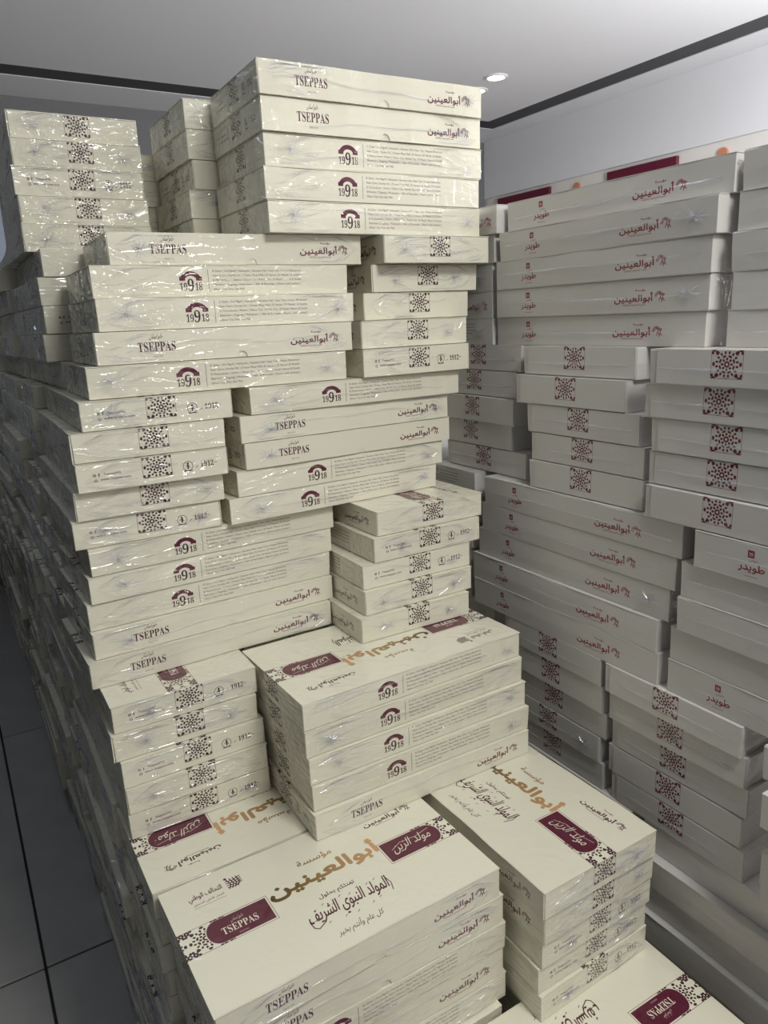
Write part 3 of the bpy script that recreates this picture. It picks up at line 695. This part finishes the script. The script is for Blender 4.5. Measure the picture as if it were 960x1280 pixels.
for key, (zt, zb, bx) in RIGHT.items():
    h = (zt - zb) / len(bx)
    for i, (f, x, y, yaw) in enumerate(bx):
        w, dp = (GS, GL) if f == 'O' else (GL, GS)
        a = math.radians(yaw); d = Vector((math.sin(a), -math.cos(a))); n = Vector((math.cos(a), math.sin(a)))
        c = Vector((x, y)) + d * w / 2 + n * dp / 2
        root = bpy.data.objects.new('wrapped_carton', None); COL.objects.link(root); root.empty_display_size = .05
        root.location = (c.x, c.y, CAMZ + zt - (i + 1) * h); root.rotation_euler = (0, 0, a + (0 if f == 'O' else -PI / 2)); root.scale = (1, 1, h / GH)
        o = (ORD if len(bx) == 5 else ORD7)[i]
        tag(root, f'grey-white carton with {GP[f]}, {o} of {RS[key]}', 'box', 'grey-white wrapped cartons in the right-hand wall')
        k = rnd.randrange(3)
        link('tray', GBODY['plain' if f in 'PO' else f][k], root); link('lid', GLID[f == 'O'][k], root)
        fa = 0 if f != 'O' else -PI / 2; fy = dp / 2 + (.0018 if f == 'O' else .0012)
        if key[0] in 'RSTU' and rnd.random() < .8:
            p = Vector((0, -fy, GH * rnd.uniform(.42, .55))); p.rotate(Matrix.Rotation(fa, 3, 'Z'))
            link('film_crease', (STRAIGHT if f != 'O' else SSTRAIGHT)[rnd.randrange(2)], root, p, (0, 0, fa))
        if rnd.random() < .2:
            p = Vector((w / 2 - .035, -fy, GH * .5)); p.rotate(Matrix.Rotation(fa, 3, 'Z')); link('film_knot', KNOT[rnd.randrange(4)], root, p, (0, 0, fa))

# ------------------------------------------------------------------ the room
def slab(name, x0, y0, z0, x1, y1, z1, mat):
    bm = bmesh.new(); add_box(bm, x0, y0, z0, x1, y1, z1); me = finish(bm, name, mat)
    o = link(name, me); tag(o, None, None, None, 'structure'); return o
M_CEIL = simple('white_ceiling_paint', (.80, .80, .82), .75, noise=.015, scale=3)
M_SLOT = simple('painted_slot_shade', (.06, .06, .065), .8)  # shade of the ceiling's shadow gap, put into the colour
M_WALL = simple('grey_wall_paint', (.20, .203, .21), .7, noise=.02, scale=4)
M_BAND = simple('cream_wall_panel', (.80, .77, .72), .6, noise=.02)
M_SIGN = simple('burgundy_sign', (.13, .008, .03), .35)
M_ORANGE = simple('orange_print', (.62, .24, .13), .5)
M_GROUT = simple('dark_grout', (.022, .022, .022), .9)
M_TILE = simple('dark_grey_tile', (.40, .39, .38), .5, noise=.22, scale=7, bump=.12)
M_METAL = simple('white_lamp_rim', (.85, .85, .85), .3)

floor = slab('floor', -.65, -1.2, -.05, 4.0, 5.2, -.004, M_GROUT)
bm = bmesh.new(); add_box(bm, 0, 0, -.006, 1.159, 1.159, 0)
bmesh.ops.bevel(bm, geom=[e for e in bm.edges], offset=.0015, segments=1, affect='EDGES'); tile_me = finish(bm, 'tile', M_TILE)
for ix in range(-3, 4):
    for iy in range(-2, 4):
        if -1.0 < -.016 + ix * 1.16 < 3.2 and -1.9 < 1.632 + iy * 1.16 < 4.4:
            link('tile', tile_me, floor, (.003 + ix * 1.165, 1.611 + iy * 1.165, 0))
bm = bmesh.new(); add_box(bm, .622, 0, -.006, 1.159, 1.159, 0)
bmesh.ops.bevel(bm, geom=[e for e in bm.edges], offset=.0015, segments=1, affect='EDGES'); cut_me = finish(bm, 'tile', M_TILE)
for iy in range(-2, 3): link('tile', cut_me, floor, (.003 - 1.165, 1.611 + iy * 1.165, 0))
XS, YS = 3.34, 4.14
ceil = slab('ceiling', -.65, -1.2, CEIL, XS, YS, CEIL + .06, M_CEIL)
slab('trim_1', XS + .001, -1.2, CEIL + .003, XS + .155, YS + .155, CEIL + .07, M_SLOT)  # nearly flush dark strips stand in for the unlit recess
slab('trim_2', -.65, YS + .001, CEIL + .003, XS, YS + .155, CEIL + .07, M_SLOT)
slab('trim_3', XS + .156, -1.2, CEIL - .001, XS + .36, YS + .155, CEIL + .07, M_CEIL)
slab('trim_4', -.65, YS + .156, CEIL - .001, XS + .36, YS + .50, CEIL + .07, M_CEIL)
slab('wall_right', XS + .361, -1.2, CAMZ + .822, XS + .46, YS + .62, CEIL + .16, M_CEIL)
slab('wall_right', XS + .38, -1.2, -.004, XS + .46, YS + .62, CAMZ + .821, M_BAND)
slab('wall_back', -.65, YS + .501, -.004, XS + .36, YS + .60, CEIL + .16, M_WALL)
M_DIM = simple('shade_wall_dark', (.05, .056, .07), .6, noise=.05)  # kept dark so the flank gets and reflects little light
slab('left_shade_wall', -.65, -1.2, -.004, -.55, YS + .62, CEIL - .001, M_DIM)  # unseen wall added close by to keep ambient light off the flank
xw = XS + .38
def wall_sign(y0, y1, label):
    bm = bmesh.new(); add_box(bm, xw - .022, y0, CAMZ + .44, xw - .001, y1, CAMZ + .800)
    bmesh.ops.bevel(bm, geom=list(bm.edges), offset=.003, segments=1, affect='EDGES')
    o = link('wall_sign', finish(bm, 'wall_sign', M_SIGN)); tag(o, label, 'sign', 'burgundy signs on the right wall')
wall_sign(3.955, 4.49, 'burgundy wall sign seen just right of the highest stack')
wall_sign(2.955, 3.46, 'burgundy wall sign above the long grey top box')
for y, lab in ((3.721, 'orange round wall mark between the two burgundy signs'), (2.683, 'orange round wall mark above the top right grey box')):
    bm = bmesh.new(); bmesh.ops.create_cone(bm, cap_ends=True, segments=32, radius1=.031, radius2=.029, depth=.012)
    bmesh.ops.rotate(bm, verts=bm.verts, matrix=Matrix.Rotation(-PI / 2, 3, 'Y'))
    o = link('wall_badge', finish(bm, 'wall_badge', M_ORANGE), None, (xw - .0065, y, CAMZ + .757)); tag(o, lab, 'sign')

def downlight(x, y, label):
    root = bpy.data.objects.new('downlight', None); COL.objects.link(root); root.location = (x, y, CEIL); tag(root, label, 'lamp', 'ceiling downlights')
    bm = bmesh.new(); n = 40; R = [(.062, 0), (.060, -.006), (.047, -.008), (.044, -.002)]
    g = [[bm.verts.new((r * math.cos(2 * PI * i / n), r * math.sin(2 * PI * i / n), z)) for r, z in R] for i in range(n)]
    for i in range(n):
        j = (i + 1) % n
        for k in range(3): bm.faces.new((g[i][k], g[j][k], g[j][k + 1], g[i][k + 1]))
    link('rim', finish(bm, 'rim', M_METAL, True), root)
    bm = bmesh.new(); bmesh.ops.create_cone(bm, cap_ends=True, segments=40, radius1=.045, radius2=.045, depth=.003)
    link('diffuser', finish(bm, 'diffuser', M_LAMP), root, (0, 0, -.0025))
M_LAMP = emit('lamp_glow', (1.0, .99, .95), 14)
downlight(2.785, 3.389, 'small round white downlight in the ceiling right of the highest stack')
downlight(2.840, 3.623, 'downlight barely showing behind the highest stack\'s right corner')

# rounded grey panel hanging at the far left edge, near the pile
bm = bmesh.new(); r = .03; w, hh = .30, .42; pts = []
for cx, cz, a0 in ((w / 2 - r, -hh / 2 + r, -90), (w / 2 - r, hh / 2 - r, 0), (-w / 2 + r, hh / 2 - r, 90), (-w / 2 + r, -hh / 2 + r, 180)):
    for k in range(9):
        a = math.radians(a0 + k * 90 / 8); pts.append((cx + r * math.cos(a), cz + r * math.sin(a)))
f = bm.faces.new([bm.verts.new((px, 0, pz)) for px, pz in pts]); ex = bmesh.ops.extrude_face_region(bm, geom=[f])
bmesh.ops.translate(bm, verts=[v for v in ex['geom'] if isinstance(v, bmesh.types.BMVert)], vec=(0, .012, 0)); bmesh.ops.recalc_face_normals(bm, faces=bm.faces)
pr = bpy.data.objects.new('hanging_panel', None); COL.objects.link(pr); pr.location = (-.062, .90, CAMZ + .063 + .21)
tag(pr, 'bluish grey panel with a rounded corner cut off at the left edge', 'panel')
link('board', finish(bm, 'board', simple('bluish_grey_plastic', (.20, .23, .31), .35)), pr)
for sx in (-.11, .11):
    bm = bmesh.new(); bmesh.ops.create_cone(bm, cap_ends=True, segments=10, radius1=.003, radius2=.003, depth=CEIL - 1.883)
    link('hanger', finish(bm, 'hanger', M_METAL), pr, (sx, .006, .21 + (CEIL - 1.883) / 2))
bpy.context.view_layer.update()
